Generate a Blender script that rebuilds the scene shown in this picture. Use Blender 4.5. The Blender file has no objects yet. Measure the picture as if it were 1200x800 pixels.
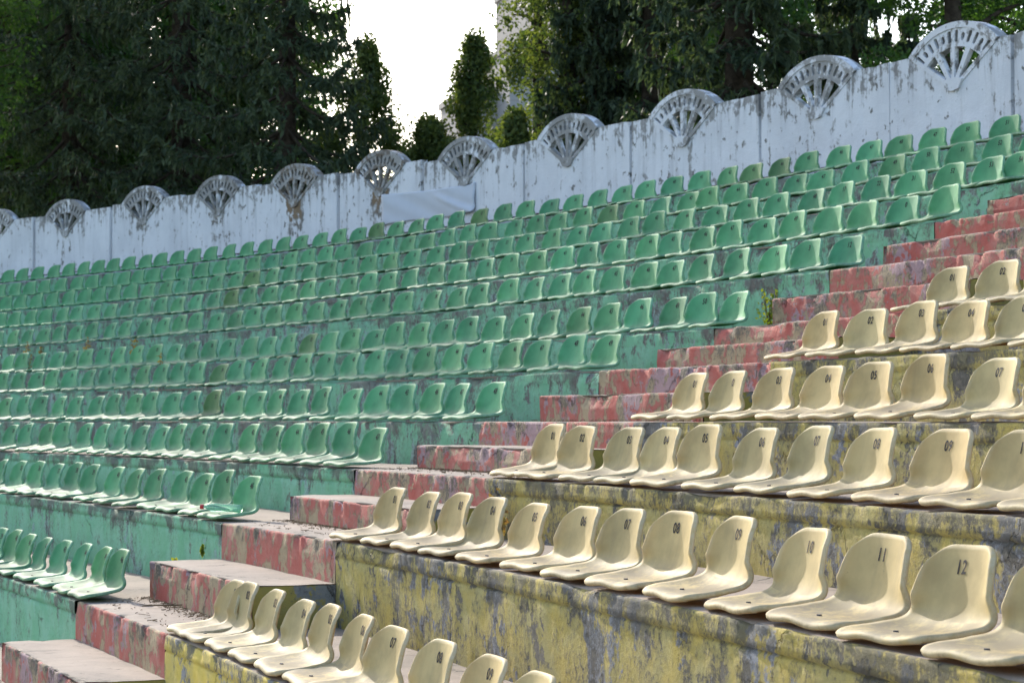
import bpy, math, random
import numpy as np
from mathutils import Vector, noise as mnoise

SC = bpy.context.scene
COL = SC.collection
R_ = math.radians
rng = np.random.default_rng(7)
random.seed(7)

# ------------------------------------------------------------------ layout
# The stand is a curved bowl: every row is a circle about (OX, OY).
OX, OY = -65.563, -14.846
RAD = [68.7245, 69.5371, 70.3178, 71.0834, 71.8551, 72.6373, 73.4567, 74.2432, 75.0467, 75.8501, 76.6495]
LEV = [-0.9757, -0.5728, -0.287, -0.0191, 0.2864, 0.5491, 0.9241, 1.2513, 1.5682, 1.8661, 2.1902]
RW = 77.45                                    # inner face of the boundary wall
LOWER = {0: (67.92, -1.39), -1: (67.12, -1.75), -2: (66.32, -2.10), -3: (65.5, -2.45)}
def rowR(i): return RAD[i-1] if i >= 1 else LOWER[i][0]
def rowZ(i): return LEV[i-1] if i >= 1 else LOWER[i][1]
def nextR(i): return RW if i == 11 else rowR(i+1)
def thL(r): return 1.16717 + .0655*(1/r - 1/68.7245)      # green side of the stairs
def thR(r): return 1.16717 + 2.0447/68.7245 + .3915*(1/r - 1/68.7245)   # beige side
TH0, TH1 = .62, 1.47
SUN_AZ, SUN_EL = R_(-22), R_(25)

def P3(r, th, z): return (OX + r*math.sin(th), OY + r*math.cos(th), z)

# ------------------------------------------------------------------ mesh helpers
def mesh_from(name, V, F, mats=(), mi=None, smooth=False, uv=None, attrs=None):
    me = bpy.data.meshes.new(name)
    V = np.asarray(V, dtype=np.float32).reshape(-1, 3)
    if isinstance(F, np.ndarray):
        nf, k = F.shape
        me.vertices.add(len(V)); me.vertices.foreach_set('co', V.ravel())
        me.loops.add(nf*k); me.loops.foreach_set('vertex_index', F.astype(np.int32).ravel())
        me.polygons.add(nf)
        me.polygons.foreach_set('loop_start', np.arange(0, nf*k, k, dtype=np.int32))
        me.polygons.foreach_set('loop_total', np.full(nf, k, dtype=np.int32))
        me.update(calc_edges=True)
    else:
        me.from_pydata([tuple(map(float, v)) for v in V], [], F)
    for m in mats: me.materials.append(m)
    if mi is not None: me.polygons.foreach_set('material_index', np.asarray(mi, dtype=np.int32))
    if smooth: me.polygons.foreach_set('use_smooth', np.ones(len(me.polygons), dtype=bool))
    if uv is not None:
        lay = me.uv_layers.new(name='UVMap')
        li = np.empty(len(me.loops), dtype=np.int32); me.loops.foreach_get('vertex_index', li)
        lay.data.foreach_set('uv', np.asarray(uv, dtype=np.float32)[li].ravel())
    for k_, a in (attrs or {}).items():
        at = me.attributes.new(k_, 'FLOAT', 'POINT'); at.data.foreach_set('value', np.asarray(a, dtype=np.float32))
    me.update()
    return me

def link(name, me, parent=None, loc=None):
    o = bpy.data.objects.new(name, me); COL.objects.link(o)
    if parent is not None: o.parent = parent
    if loc is not None: o.location = loc
    return o

def tag(o, label=None, cat=None, group=None, kind=None):
    if label: o['label'] = label
    if cat: o['category'] = cat
    if group: o['group'] = group
    if kind: o['kind'] = kind
    return o

def thing(name, label, cat, loc=(0, 0, 0), rz=0., group=None):
    o = link(name, None); o.location = loc; o.rotation_euler = (0, 0, rz)
    return tag(o, label, cat, group)

class MB:
    """collects grids, boxes and tubes into one mesh"""
    def __init__(s): s.V, s.F, s.M, s.n = [], [], [], 0
    def add(s, V, F, m=0):
        V = [tuple(v) for v in V]
        s.V += V; s.F += [tuple(i + s.n for i in f) for f in F]; s.M += [m]*len(F); s.n += len(V)
    def tube(s, pts, rads, n=8, m=0, cap=True):
        pts = [Vector(p) for p in pts]; V, F = [], []
        for k, p in enumerate(pts):
            d = (pts[min(k+1, len(pts)-1)] - pts[max(k-1, 0)]).normalized()
            a = d.orthogonal().normalized() if k == 0 else (a - d*a.dot(d)).normalized()
            b = d.cross(a); r = rads[k] if hasattr(rads, '__len__') else rads
            V += [p + (a*math.cos(t) + b*math.sin(t))*r for t in [2*math.pi*j/n for j in range(n)]]
        for k in range(len(pts)-1):
            for j in range(n):
                F.append((k*n+j, k*n+(j+1) % n, (k+1)*n+(j+1) % n, (k+1)*n+j))
        if cap: F += [tuple(range(n))[::-1], tuple((len(pts)-1)*n+j for j in range(n))]
        s.add(V, F, m)
    def mesh(s, name, mats, smooth=False):
        return mesh_from(name, s.V, s.F, mats, s.M, smooth)

# ------------------------------------------------------------------ node helpers
class NT:
    def __init__(s, name):
        s.mat = bpy.data.materials.new(name); s.mat.use_nodes = True
        s.t = s.mat.node_tree; s.n = s.t.nodes; s.l = s.t.links
        s.b = s.n['Principled BSDF']; s.out = s.n['Material Output']
    def new(s, typ, **k):
        n = s.n.new(typ)
        for a, v in k.items(): setattr(n, a, v)
        return n
    def put(s, sock, v):
        if hasattr(v, 'is_output') or isinstance(v, bpy.types.NodeSocket): s.l.new(v, sock)
        elif isinstance(v, tuple) and len(v) == 3 and sock.type == 'RGBA': sock.default_value = (*v, 1)
        else: sock.default_value = v
    def math(s, op, a, b=None, c=None, clamp=False):
        n = s.new('ShaderNodeMath', operation=op, use_clamp=clamp)
        for i, v in enumerate((a, b, c)):
            if v is not None: s.put(n.inputs[i], v)
        return n.outputs[0]
    def mix(s, f, a, b, mode='MIX'):
        n = s.new('ShaderNodeMix', data_type='RGBA', blend_type=mode, clamp_factor=True)
        s.put(n.inputs[0], f); s.put(n.inputs[6], a); s.put(n.inputs[7], b)
        return n.outputs[2]
    def step(s, v, lo, hi):
        n = s.new('ShaderNodeMapRange', interpolation_type='SMOOTHSTEP')
        s.put(n.inputs[0], v); n.inputs[1].default_value = lo; n.inputs[2].default_value = hi
        return n.outputs[0]
    def obj(s): return s.new('ShaderNodeTexCoord').outputs['Object']
    def uv(s):
        n = s.new('ShaderNodeSeparateXYZ'); s.l.new(s.new('ShaderNodeTexCoord').outputs['UV'], n.inputs[0])
        return n.outputs[0], n.outputs[1]
    def attr(s, name): return s.new('ShaderNodeAttribute', attribute_name=name).outputs['Fac']
    def vec(s, x, y, z):
        n = s.new('ShaderNodeCombineXYZ')
        for i, v in enumerate((x, y, z)): s.put(n.inputs[i], v)
        return n.outputs[0]
    def noise(s, vec, scale, detail=6, rough=.6, dist=0.):
        n = s.new('ShaderNodeTexNoise'); s.l.new(vec, n.inputs['Vector'])
        n.inputs['Scale'].default_value = scale; n.inputs['Detail'].default_value = detail
        n.inputs['Roughness'].default_value = rough; n.inputs['Distortion'].default_value = dist
        return n.outputs[0]
    def voro(s, vec, scale, feature='DISTANCE_TO_EDGE'):
        n = s.new('ShaderNodeTexVoronoi', feature=feature); s.l.new(vec, n.inputs['Vector'])
        n.inputs['Scale'].default_value = scale
        return n.outputs['Distance']
    def bump(s, h, strength=.5, dist=.01):
        n = s.new('ShaderNodeBump'); s.put(n.inputs['Height'], h)
        n.inputs['Strength'].default_value = strength; n.inputs['Distance'].default_value = dist
        s.l.new(n.outputs[0], s.b.inputs['Normal'])
    def base(s, c, rough=.9, spec=.25):
        s.put(s.b.inputs['Base Color'], c); s.put(s.b.inputs['Roughness'], rough)
        s.b.inputs['Specular IOR Level'].default_value = spec

def painted_concrete(name, paint, paint2, patch, under, mold=.5, peel=.5, topmold=.35, crack=1., mc=((.03, .03, .03), (.14, .132, .118))):
    """weathered paint over concrete: faded areas, peeled patches, vertical mould streaks, cracks"""
    m = NT(name); o = m.obj(); u, v = m.uv(); row = m.attr('row')
    rz = m.math('MULTIPLY', row, 7.31)
    n1 = m.noise(o, 1.7, 8, .62, .3); n2 = m.noise(o, 11., 7, .65); n3 = m.noise(o, 4.6, 6, .6, .6)
    st = m.noise(m.vec(m.math('MULTIPLY', u, 6.5), m.math('MULTIPLY', v, .75), rz), 1., 6, .62, .25)
    st2 = m.noise(m.vec(m.math('MULTIPLY', u, 2.1), m.math('MULTIPLY', v, .9), m.math('ADD', rz, 40.)), 1., 7, .65, .5)
    fine = m.noise(o, 48., 7, .78)
    c = m.mix(m.step(n3, .38, .66), paint, paint2)
    c = m.mix(m.step(st, .35, .75), c, m.mix(.5, c, paint2))
    # patches of a second, older coat
    pm = m.math('ADD', m.math('MULTIPLY', n1, .55), m.math('MULTIPLY', n2, .45))
    c = m.mix(m.step(m.math('ADD', pm, m.math('MULTIPLY', st2, .3)), .72-.06*peel, .75-.06*peel), c, patch)
    # bare concrete where the paint has flaked off
    q = m.math('ADD', m.math('MULTIPLY', n2, .42), m.math('ADD', m.math('ADD', m.math('MULTIPLY', n3, .33), m.math('MULTIPLY', st, .25)), m.math('MULTIPLY', m.math('SUBTRACT', fine, .5), .16)))
    pe = m.step(q, .62-.14*peel, .665-.14*peel)
    uc = m.mix(n2, under, tuple(x*.62 for x in under))
    c = m.mix(pe, c, uc)
    # mould: ragged under the edge, running down in streaks
    top = m.math('MULTIPLY', m.step(m.math('ADD', v, m.math('MULTIPLY', m.math('SUBTRACT', st2, .5), .34)), -.15, .03), m.step(n3, .30, .60))
    mo = m.math('ADD', m.math('MULTIPLY', st, .36), m.math('MULTIPLY', n2, .40))
    mo = m.math('ADD', mo, m.math('MULTIPLY', n1, .24))
    mo = m.math('ADD', mo, m.math('MULTIPLY', top, topmold*.24))
    mo = m.math('ADD', mo, m.math('MULTIPLY', m.math('SUBTRACT', st2, .5), .42))
    mo = m.math('ADD', mo, m.math('MULTIPLY', m.math('SUBTRACT', fine, .5), .62))
    lo = .70-.2*mold
    mk = m.math('ADD', m.math('MULTIPLY', m.step(mo, lo-.09, lo+.03), .38), m.math('MULTIPLY', m.step(mo, lo, lo+.06), .42))
    c = m.mix(mk, c, m.mix(m.noise(o, 23., 4, .7), mc[0], mc[1]))
    # cracks
    wv = m.vec(m.math('ADD', m.math('MULTIPLY', u, 1.), m.math('MULTIPLY', n3, .35)), m.math('ADD', m.math('MULTIPLY', v, .9), m.math('MULTIPLY', n2, .16)), rz)
    cr = m.math('SUBTRACT', 1., m.step(m.voro(wv, 1.6), .002, .011))
    cr = m.math('MULTIPLY', cr, m.step(n1, .48, .60))
    c = m.mix(m.math('MULTIPLY', cr, .6*crack), c, (.02, .02, .018))
    sp = m.step(fine, .66, .72)
    c = m.mix(m.math('MULTIPLY', sp, .45), c, m.mix(.5, c, (.05, .05, .045)))
    m.base(c, m.math('ADD', .72, m.math('MULTIPLY', n2, .25)), .25)
    h = m.math('SUBTRACT', m.math('ADD', m.math('MULTIPLY', n2, .8), m.math('MULTIPLY', fine, .35)), m.math('ADD', m.math('MULTIPLY', pe, .35), m.math('MULTIPLY', cr, 1.2)))
    m.bump(h, .9, .016)
    return m.mat

def bare_concrete(name, a, b, dirt=.5):
    m = NT(name); o = m.obj()
    n1 = m.noise(o, 1.3, 8, .65); n2 = m.noise(o, 9., 8, .7); f = m.noise(o, 70., 4, .7)
    c = m.mix(m.step(n1, .35, .65), a, b)
    c = m.mix(m.step(m.math('ADD', m.math('MULTIPLY', n2, .7), m.math('MULTIPLY', n1, .3)), .62-.12*dirt, .75-.12*dirt), c, (.085, .075, .065))
    c = m.mix(m.math('MULTIPLY', m.step(f, .55, .75), .5), c, m.mix(.5, c, (.06, .05, .045)))
    cr = m.math('SUBTRACT', 1., m.step(m.voro(m.vec(*[m.math('ADD', x, m.math('MULTIPLY', n2, .25)) for x in m.sep(o)]), .9), .002, .009))
    c = m.mix(m.math('MULTIPLY', m.math('MULTIPLY', cr, m.step(n1, .45, .55)), .8), c, (.03, .028, .025))
    m.base(c, .92, .2)
    m.bump(m.math('ADD', n2, m.math('MULTIPLY', f, .4)), .5, .012)
    return m.mat
def _sep(s, vec):
    n = s.new('ShaderNodeSeparateXYZ'); s.l.new(vec, n.inputs[0]); return n.outputs[0], n.outputs[1], n.outputs[2]
NT.sep = _sep

M = {}
M['green'] = painted_concrete('green_wall_paint', (.15, .42, .245), (.21, .47, .32), (.25, .43, .37), (.24, .24, .215), mold=.62, peel=.34, topmold=1.0)
M['yellow'] = painted_concrete('yellow_wall_paint', (.68, .51, .095), (.58, .46, .14), (.30, .295, .295), (.30, .27, .21), mold=.10, peel=.55, topmold=1.35, crack=.7, mc=((.05, .05, .043), (.20, .19, .16)))
M['side_yellow'] = painted_concrete('olive_yellow_paint', (.42, .33, .07), (.34, .28, .09), (.25, .25, .24), (.22, .2, .15), mold=.35, peel=.4, topmold=.05, crack=.4)
M['black_yellow'] = painted_concrete('blackened_yellow_paint', (.48, .37, .09), (.38, .33, .13), (.26, .27, .30), (.24, .22, .18), mold=.86, peel=.62, topmold=.5, crack=.7, mc=((.035, .035, .03), (.16, .15, .125)))
M['dark_green'] = painted_concrete('dirty_green_paint', (.15, .40, .235), (.21, .45, .31), (.26, .38, .35), (.24, .235, .22), mold=.76, peel=.6, topmold=.6, mc=((.04, .04, .037), (.18, .172, .155)))
M['red'] = painted_concrete('red_wall_paint', (.42, .098, .078), (.43, .19, .155), (.38, .25, .26), (.50, .38, .235), mold=.38, peel=.92, topmold=.5, crack=.6)
M['tread'] = bare_concrete('weathered_concrete', (.37, .30, .245), (.26, .22, .185), .6)
M['soil'] = bare_concrete('ground_soil', (.12, .11, .07), (.07, .085, .04), .6)

def white_wall_paint(name='flaking_white_paint', dirt=0.):
    m = NT(name); o = m.obj(); u, v = m.uv(); rust = m.attr('rust')
    n1 = m.noise(o, 1.2, 8, .65); n2 = m.noise(o, 10., 8, .68); n3 = m.noise(o, 3.6, 7, .62, .4)
    st = m.noise(m.vec(m.math('MULTIPLY', u, 9.), m.math('MULTIPLY', v, .8), 3.), 1., 6, .65, .3)
    st2 = m.noise(m.vec(m.math('MULTIPLY', u, 1.6), m.math('MULTIPLY', v, .5), 9.), 1., 6, .6, .3)
    c = m.mix(m.step(n1, .35, .7), (.69, .705, .74), (.58, .595, .63))
    c = m.mix(m.math('MULTIPLY', m.step(m.math('ADD', m.math('MULTIPLY', st, .6), m.math('MULTIPLY', st2, .4)), .50, .68), .45), c, (.34, .345, .36))
    top = m.step(v, -.42, .02)
    q = m.math('ADD', m.math('ADD', m.math('MULTIPLY', n2, .45), m.math('MULTIPLY', st, .35)), m.math('ADD', m.math('MULTIPLY', n3, .2), m.math('MULTIPLY', top, .075)))
    q = m.math('ADD', m.math('ADD', q, dirt), m.math('MULTIPLY', rust, .14))
    c = m.mix(m.math('MULTIPLY', m.step(q, .548, .59), .75), c, m.mix(n2, (.30, .285, .255), (.10, .095, .088)))
    c = m.mix(m.math('MULTIPLY', m.step(m.math('ADD', m.math('MULTIPLY', n2, .5), m.math('ADD', m.math('MULTIPLY', m.noise(o, 5., 5, .7), .5), m.math('MULTIPLY', rust, .22))), .615, .655), .85), c, m.mix(m.step(rust, .3, .8), (.13, .125, .115), (.19, .12, .06)))
    c = m.mix(m.math('MULTIPLY', m.math('MULTIPLY', top, m.step(st, .48, .62)), .5), c, (.10, .10, .105))
    m.base(c, .85, .2)
    m.bump(m.math('ADD', n2, m.math('MULTIPLY', m.noise(o, 45., 4, .7), .4)), .55, .015)
    return m.mat
M['white'] = white_wall_paint()
M['fan'] = white_wall_paint('weathered_fan_paint', .036)

def seat_plastic(name, trans):
    m = NT(name); o = m.obj(); ci = m.new('ShaderNodeObjectInfo')
    off = m.new('ShaderNodeVectorMath', operation='ADD'); m.l.new(o, off.inputs[0])
    rv = m.vec(m.math('MULTIPLY', ci.outputs['Random'], 37.), m.math('MULTIPLY', ci.outputs['Random'], 91.), 0.)
    m.l.new(rv, off.inputs[1]); p = off.outputs[0]
    n1 = m.noise(p, 7., 5, .6); n2 = m.noise(p, 38., 5, .7)
    x, y, z = m.sep(p); stk = m.noise(m.vec(m.math('MULTIPLY', x, 26.), y, m.math('MULTIPLY', z, 2.2)), 1., 5, .6)
    wear_sunlit = m.attr('wear_sunlit'); pan = m.attr('pan')
    col = ci.outputs['Color']
    dark = m.mix(1., col, (.74, .74, .76), 'MULTIPLY')
    c = m.mix(m.step(n1, .35, .7), col, dark)
    c = m.mix(m.math('MULTIPLY', m.step(stk, .5, .72), .30), c, m.mix(.5, c, (.16, .15, .13)))
    # dirt settled in the pan and in the bend
    d = m.math('ADD', m.math('MULTIPLY', n1, .5), m.math('MULTIPLY', n2, .5))
    c = m.mix(m.math('MULTIPLY', m.math('MULTIPLY', m.step(d, .36, .56), pan), .85), c, m.mix(.22, (.19, .175, .155), col))
    # worn, bleached rims; part of the paleness is sunlight painted into the colour
    c = m.mix(m.math('MULTIPLY', wear_sunlit, m.step(n2, .30, .62)), c, m.mix(.30, col, (.62, .60, .52)))
    c = m.mix(m.math('MULTIPLY', m.step(n2, .70, .74), .5), c, (.10, .09, .08))
    m.base(c, m.math('ADD', .52, m.math('MULTIPLY', n1, .3)), .22)
    m.bump(m.math('ADD', n1, m.math('MULTIPLY', n2, .15)), .12, .01)
    t = m.new('ShaderNodeBsdfTranslucent'); m.l.new(m.mix(1., col, trans, 'MULTIPLY'), t.inputs[0])
    mx = m.new('ShaderNodeMixShader'); mx.inputs[0].default_value = .22
    m.l.new(m.b.outputs[0], mx.inputs[1]); m.l.new(t.outputs[0], mx.inputs[2]); m.l.new(mx.outputs[0], m.out.inputs[0])
    return m.mat
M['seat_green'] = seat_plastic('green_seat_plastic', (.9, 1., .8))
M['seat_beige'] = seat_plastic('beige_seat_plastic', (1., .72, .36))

def simple(name, c, rough=.6, spec=.3, var=.3, scale=20., metal=0.):
    m = NT(name); n = m.noise(m.obj(), scale, 5, .65)
    m.base(m.mix(m.step(n, .3, .7), c, tuple(x*(1-var) for x in c)), rough, spec); m.b.inputs['Metallic'].default_value = metal
    m.bump(n, .2, .004)
    return m.mat
def ink_mat():
    m = NT('stencil_ink'); n = m.noise(m.obj(), 90., 4, .7)
    m.base(m.mix(m.step(n, .5, .75), (.018, .018, .022), (.06, .058, .055)), .7, .2); return m.mat
M['ink'] = ink_mat()
M['steel'] = simple('rusty_steel', (.10, .075, .06), .7, .3, .5, 15.)
M['bolt'] = simple('bolt_steel', (.07, .06, .055), .5, .4, .4, 60.)
M['bark'] = simple('tree_bark', (.085, .065, .048), .95, .1, .6, 9.)
M['twig'] = simple('dry_twig', (.20, .14, .085), .9, .1, .5, 30.)
M['cap'] = simple('red_cap_plastic', (.50, .02, .025), .35, .5, .1)

def leaf_mat(name, a, b, trans, tr=.4):
    m = NT(name); g = m.new('ShaderNodeNewGeometry'); n = m.noise(m.obj(), .9, 4, .6)
    f = m.math('ADD', m.math('MULTIPLY', g.outputs['Random Per Island'], .45), m.math('MULTIPLY', m.math('SUBTRACT', n, .18), .85))
    c = m.mix(m.step(f, .2, .85), a, b); m.base(c, .6, .25)
    t = m.new('ShaderNodeBsdfTranslucent'); m.l.new(m.mix(1., c, trans, 'MULTIPLY'), t.inputs[0])
    mx = m.new('ShaderNodeMixShader'); mx.inputs[0].default_value = tr
    m.l.new(m.b.outputs[0], mx.inputs[1]); m.l.new(t.outputs[0], mx.inputs[2]); m.l.new(mx.outputs[0], m.out.inputs[0])
    return m.mat
M['spruce'] = leaf_mat('spruce_needles', (.030, .050, .030), (.095, .125, .062), (1.3, 1.4, .7), .33)
M['broad'] = leaf_mat('broad_leaves', (.035, .075, .022), (.075, .13, .035), (1.5, 1.8, .6), .45)
M['column'] = leaf_mat('upright_leaves', (.048, .082, .028), (.155, .185, .055), (1.6, 1.6, .6), .44)
M['weed'] = leaf_mat('weed_leaves', (.13, .20, .03), (.30, .32, .05), (1.4, 1.3, .5), .4)
M['dryweed'] = leaf_mat('dry_weed_leaves', (.28, .17, .06), (.34, .30, .09), (1.2, 1.1, .6), .4)

# ------------------------------------------------------------------ terraces
def nz(x, y, z=0.): return mnoise.noise((x, y, z))
def chip(i, u):
    """how far the front edge is broken away at arc position u"""
    a = max(0., nz(u*1.9, i*3.7) - .12)*.07 + max(0., nz(u*6.3, i*5.1, 2.) - .18)*.035 + max(0., nz(u*17., i*1.7, 5.)-.2)*.014
    if isinstance(i, float): a += min(.022, max(0., nz(u*8.5, i*2.3, 7.) - .22)*.16)     # knocked-off bits of the step noses
    return min(a, .06)
PROF = [0, -.004, -.016, -.045, -.068, -.076, -.086, -.12, -.17, -.22]
def terrace(R, z0, z1, rb, ta, tb, key, step_m, mats, parent, origin, name='terrace', lip=.012, chips=1., groove=.022):
    """riser (the part) and tread (its sub-part) of one row between two angles"""
    n = max(2, int(abs(tb-ta)*R/step_m)); ths = np.linspace(ta, tb, n+1)
    H = z1 - z0; prof = [p for p in PROF if p > -H+.03] + [-H*.86 if H > .28 else -H+.02, -H-.01]
    V, UV, T, TUV = [], [], [], []
    dr = [0., .03, .10, .22, .36, .52, .68, 1.]; ox, oy, oz = origin; D = rb - R
    for th in ths:
        u = th*R; c = chip(key, u)*chips; s, k = math.sin(th), math.cos(th)
        for j, p in enumerate(prof):
            low = nz(u*1.4, p*3, key*2.1)*.006 + nz(u*7., p*8, key*3.3)*.004
            if groove: low += nz(u*13., p*30, key)*.006*max(0, 1+p/.13) + nz(u*29., p*50, key)*.003
            if p > -.07: off = -lip + c*max(0., 1+p/.085)+low*.7
            elif p > -.08 and groove: off = .004 + max(0., nz(u*2.2, key*4.4, 1.))*groove + low
            else: off = low
            if j == 0: off += .010
            r = R + off; zz = z1 + p - (c*.55 if j < 2 else 0)
            V.append((OX+r*s-ox, OY+r*k-oy, zz-oz)); UV.append((u, p))
        for j, d in enumerate(dr):
            rr = R + D*d
            if j == 0: rr = R - lip + c + .010 + (nz(u*1.4, 0, key*2.1)*.006 + nz(u*7., 0, key*3.3)*.004)*.7; zz = z1 - c*.55
            else: zz = z1 + nz(u*1.1, d*4, key*1.9)*.006 + nz(u*6., d*7, key)*.003 - c*.25*max(0, 1-d*14)
            T.append((OX+rr*s-ox, OY+rr*k-oy, zz-oz)); TUV.append((u, d*D))
    P, Q = len(prof), len(dr)
    i_, j_ = np.meshgrid(np.arange(n), np.arange(P-1), indexing='ij'); a = (i_*P+j_).ravel()
    F = np.stack([a, a+1, a+P+1, a+P], 1)
    i_, j_ = np.meshgrid(np.arange(n), np.arange(Q-1), indexing='ij'); a = (i_*Q+j_).ravel()
    G = np.stack([a, a+Q, a+Q+1, a+1], 1)
    me = mesh_from(name, V, F, [mats[0]], smooth=True, uv=UV, attrs={'row': np.full(len(V), key)})
    o = link(name, me, parent)
    mt = mesh_from('tread', T, G, [mats[1]], smooth=True, uv=TUV, attrs={'row': np.full(len(T), key)})
    link('tread', mt, o)
    return o

gs0 = P3(68.7, 1.0, -2.45); ys0 = P3(68.7, 1.28, -2.45); st0 = P3(68.7, 1.18, -2.45)
green_stand = thing('green_stand', 'green painted concrete stand section left of the red stairs, flaking with black mould', 'grandstand', gs0)
yellow_stand = thing('yellow_stand', 'yellow painted concrete stand section right of the red stairs, blackened under its edges', 'grandstand', ys0)
stairs = thing('staircase', 'red painted concrete stairs climbing between the green and yellow stand sections', 'stairs', st0)
for i in range(-2, 12):
    R, z0, z1 = rowR(i), rowZ(i-1), rowZ(i); rb = nextR(i)+.012
    tl, tr = thL(R), thR(R)
    gm = M['green'] if i < 4 else M['dark_green']; ym = M['yellow'] if i < 2 else M['black_yellow']
    terrace(R, z0, z1, rb, TH0, tl-.35, i, .35, (gm, M['tread']), green_stand, gs0, lip=.008 if i < 4 else .003, groove=.018 if i < 4 else 0)
    terrace(R, z0, z1, rb, tl-.35, tl, i, .05 if i > 3 else .035, (gm, M['tread']), green_stand, gs0, lip=.008 if i < 4 else .003, groove=.018 if i < 4 else 0)
    terrace(R, z0, z1, rb, tr, TH1 if i < 7 else 1.30, i, .03 if 0 < i < 7 else .12, (ym, M['tread']), yellow_stand, ys0, lip=.008 if i < 4 else .006, groove=.026 if i < 4 else .010)
    terrace(R, z0, z1, rb, tl, tr, i+.4, .025, (M['red'], M['tread']), stairs, st0, 'step', lip=.002, groove=0, chips=.9)
    # half-height block standing on this tread, against the next riser
    if i < 11:
        zt = (z1 + rowZ(i+1))/2; Rm = R + (rb-.012-R)/2; a, b = thL(Rm), thR(Rm)
        ho = terrace(Rm, z1, zt, rb+.01, a, b, i+.7, .025, (M['red'], M['tread']), stairs, st0, 'half_step', lip=.001, chips=.8, groove=0)
        for th, mt in ((a, M['red']), (b, M['side_yellow'])):
            V, UV, n1, n2 = [], [], 16, 10
            for p in range(n1+1):
                for q in range(n2+1):
                    r = Rm + .004 + (rb-Rm)*p/n1; zz = z1-.01 + (zt-.003-z1+.01)*q/n2
                    e = nz(r*5, zz*6, th)*.004
                    x, y, _ = P3(r, th + (e-.004 if th == b else e+.004)/r, 0)
                    V.append((x-st0[0], y-st0[1], zz-st0[2])); UV.append((r, zz-zt))
            i_, j_ = np.meshgrid(np.arange(n1), np.arange(n2), indexing='ij'); k = (i_*(n2+1)+j_).ravel()
            F = np.stack([k, k+n2+1, k+n2+2, k+1], 1)
            if th == a: F = F[:, ::-1]
            link('side_face', mesh_from('side_face', V, F, [mt], smooth=True, uv=UV, attrs={'row': np.full(len(V), i+.9)}), ho)

# ------------------------------------------------------------------ ground
def ground():
    prof = [(2., -2.46), (40, -2.46), (62, -2.46), (64.9, -2.46), (65.6, -2.6), (70, -2.4), (77.2, 1.6), (78.6, 1.9), (84, 1.7), (95, 1.0), (130, .2), (300, -.5), (900, -1), (3000, -1.5)]
    V, F, n = [], [], 180
    for k in range(n):
        a = 2*math.pi*k/n
        for r, z in prof:
            V.append((OX+r*math.sin(a), OY+r*math.cos(a), z + (nz(r*.07, a*9)*.25 if 79 < r < 400 else 0)))
    P = len(prof)
    for k in range(n):
        k2 = (k+1) % n
        for j in range(P-1): F.append((k*P+j, k2*P+j, k2*P+j+1, k*P+j+1))
    F.append(tuple(k*P for k in range(n))[::-1])
    o = link('ground', mesh_from('ground', V, F, [M['soil']], smooth=True))
    tag(o, kind='structure')
ground()

# ------------------------------------------------------------------ seats
def seat_surface():
    """one moulded shell; x across, y away from the pitch, z up from the tread"""
    prof = np.array([(-.008, .024), (-.007, .030), (.001, .034), (.018, .034), (.065, .030), (.12, .026), (.165, .028), (.20, .037), (.226, .058),
                     (.244, .087), (.256, .125), (.266, .163), (.275, .201), (.282, .229), (.286, .243)])
    hw = np.array([.206, .209, .212, .214, .214, .213, .211, .206, .197, .185, .175, .167, .159, .152, .147])
    L = np.concatenate([[0], np.cumsum(np.linalg.norm(np.diff(prof, axis=0), axis=1))]); L /= L[-1]
    nt, nu = 40, 25
    t = np.linspace(0, 1, nt); u = np.linspace(-1, 1, nu)
    def cr(xs):   # smooth interpolation through the profile
        out = np.interp(t, L, xs)
        for _ in range(3): out[1:-1] = .25*out[:-2]+.5*out[1:-1]+.25*out[2:]
        return out
    y, z, w = cr(prof[:, 0]), cr(prof[:, 1]), cr(hw)
    for _ in range(8): w[1:-1] = .25*w[:-2]+.5*w[1:-1]+.25*w[2:]
    k_pan = np.clip(1-(z-.03)/.10, 0, 1)*np.clip((t-.06)/.3, 0, 1)
    kb = np.clip((z-.035)/.09, 0, 1); kb = kb*kb*(3-2*kb)
    S = np.zeros((nt, nu, 3))
    for a in range(nt):
        for b in range(nu):
            ub = u[b]; au = abs(ub); x = w[a]*ub; yy, zz = y[a], z[a]
            zz += .020*k_pan[a]*au**3.2                       # sides of the pan turn up
            yy -= kb[a]*(.026*au**2+.016*au**6)                        # wings of the back turn forward
            cs = np.clip((z[a]-.097)/.146, 0, 1)               # rounded top corners, eased in up the back
            zz -= .038*cs**2.4*max(0., (au-.46)/.54)**2.3
            front = np.clip(1-t[a]/.16, 0, 1)
            zz += front*(.0042*math.cos((ub+.25)*math.pi*1.7) - .002) # wavy front lip
            yy += front*(.012*au**10)
            S[a, b] = (x, yy, zz)
    return S, t, u, w, y, z
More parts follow.
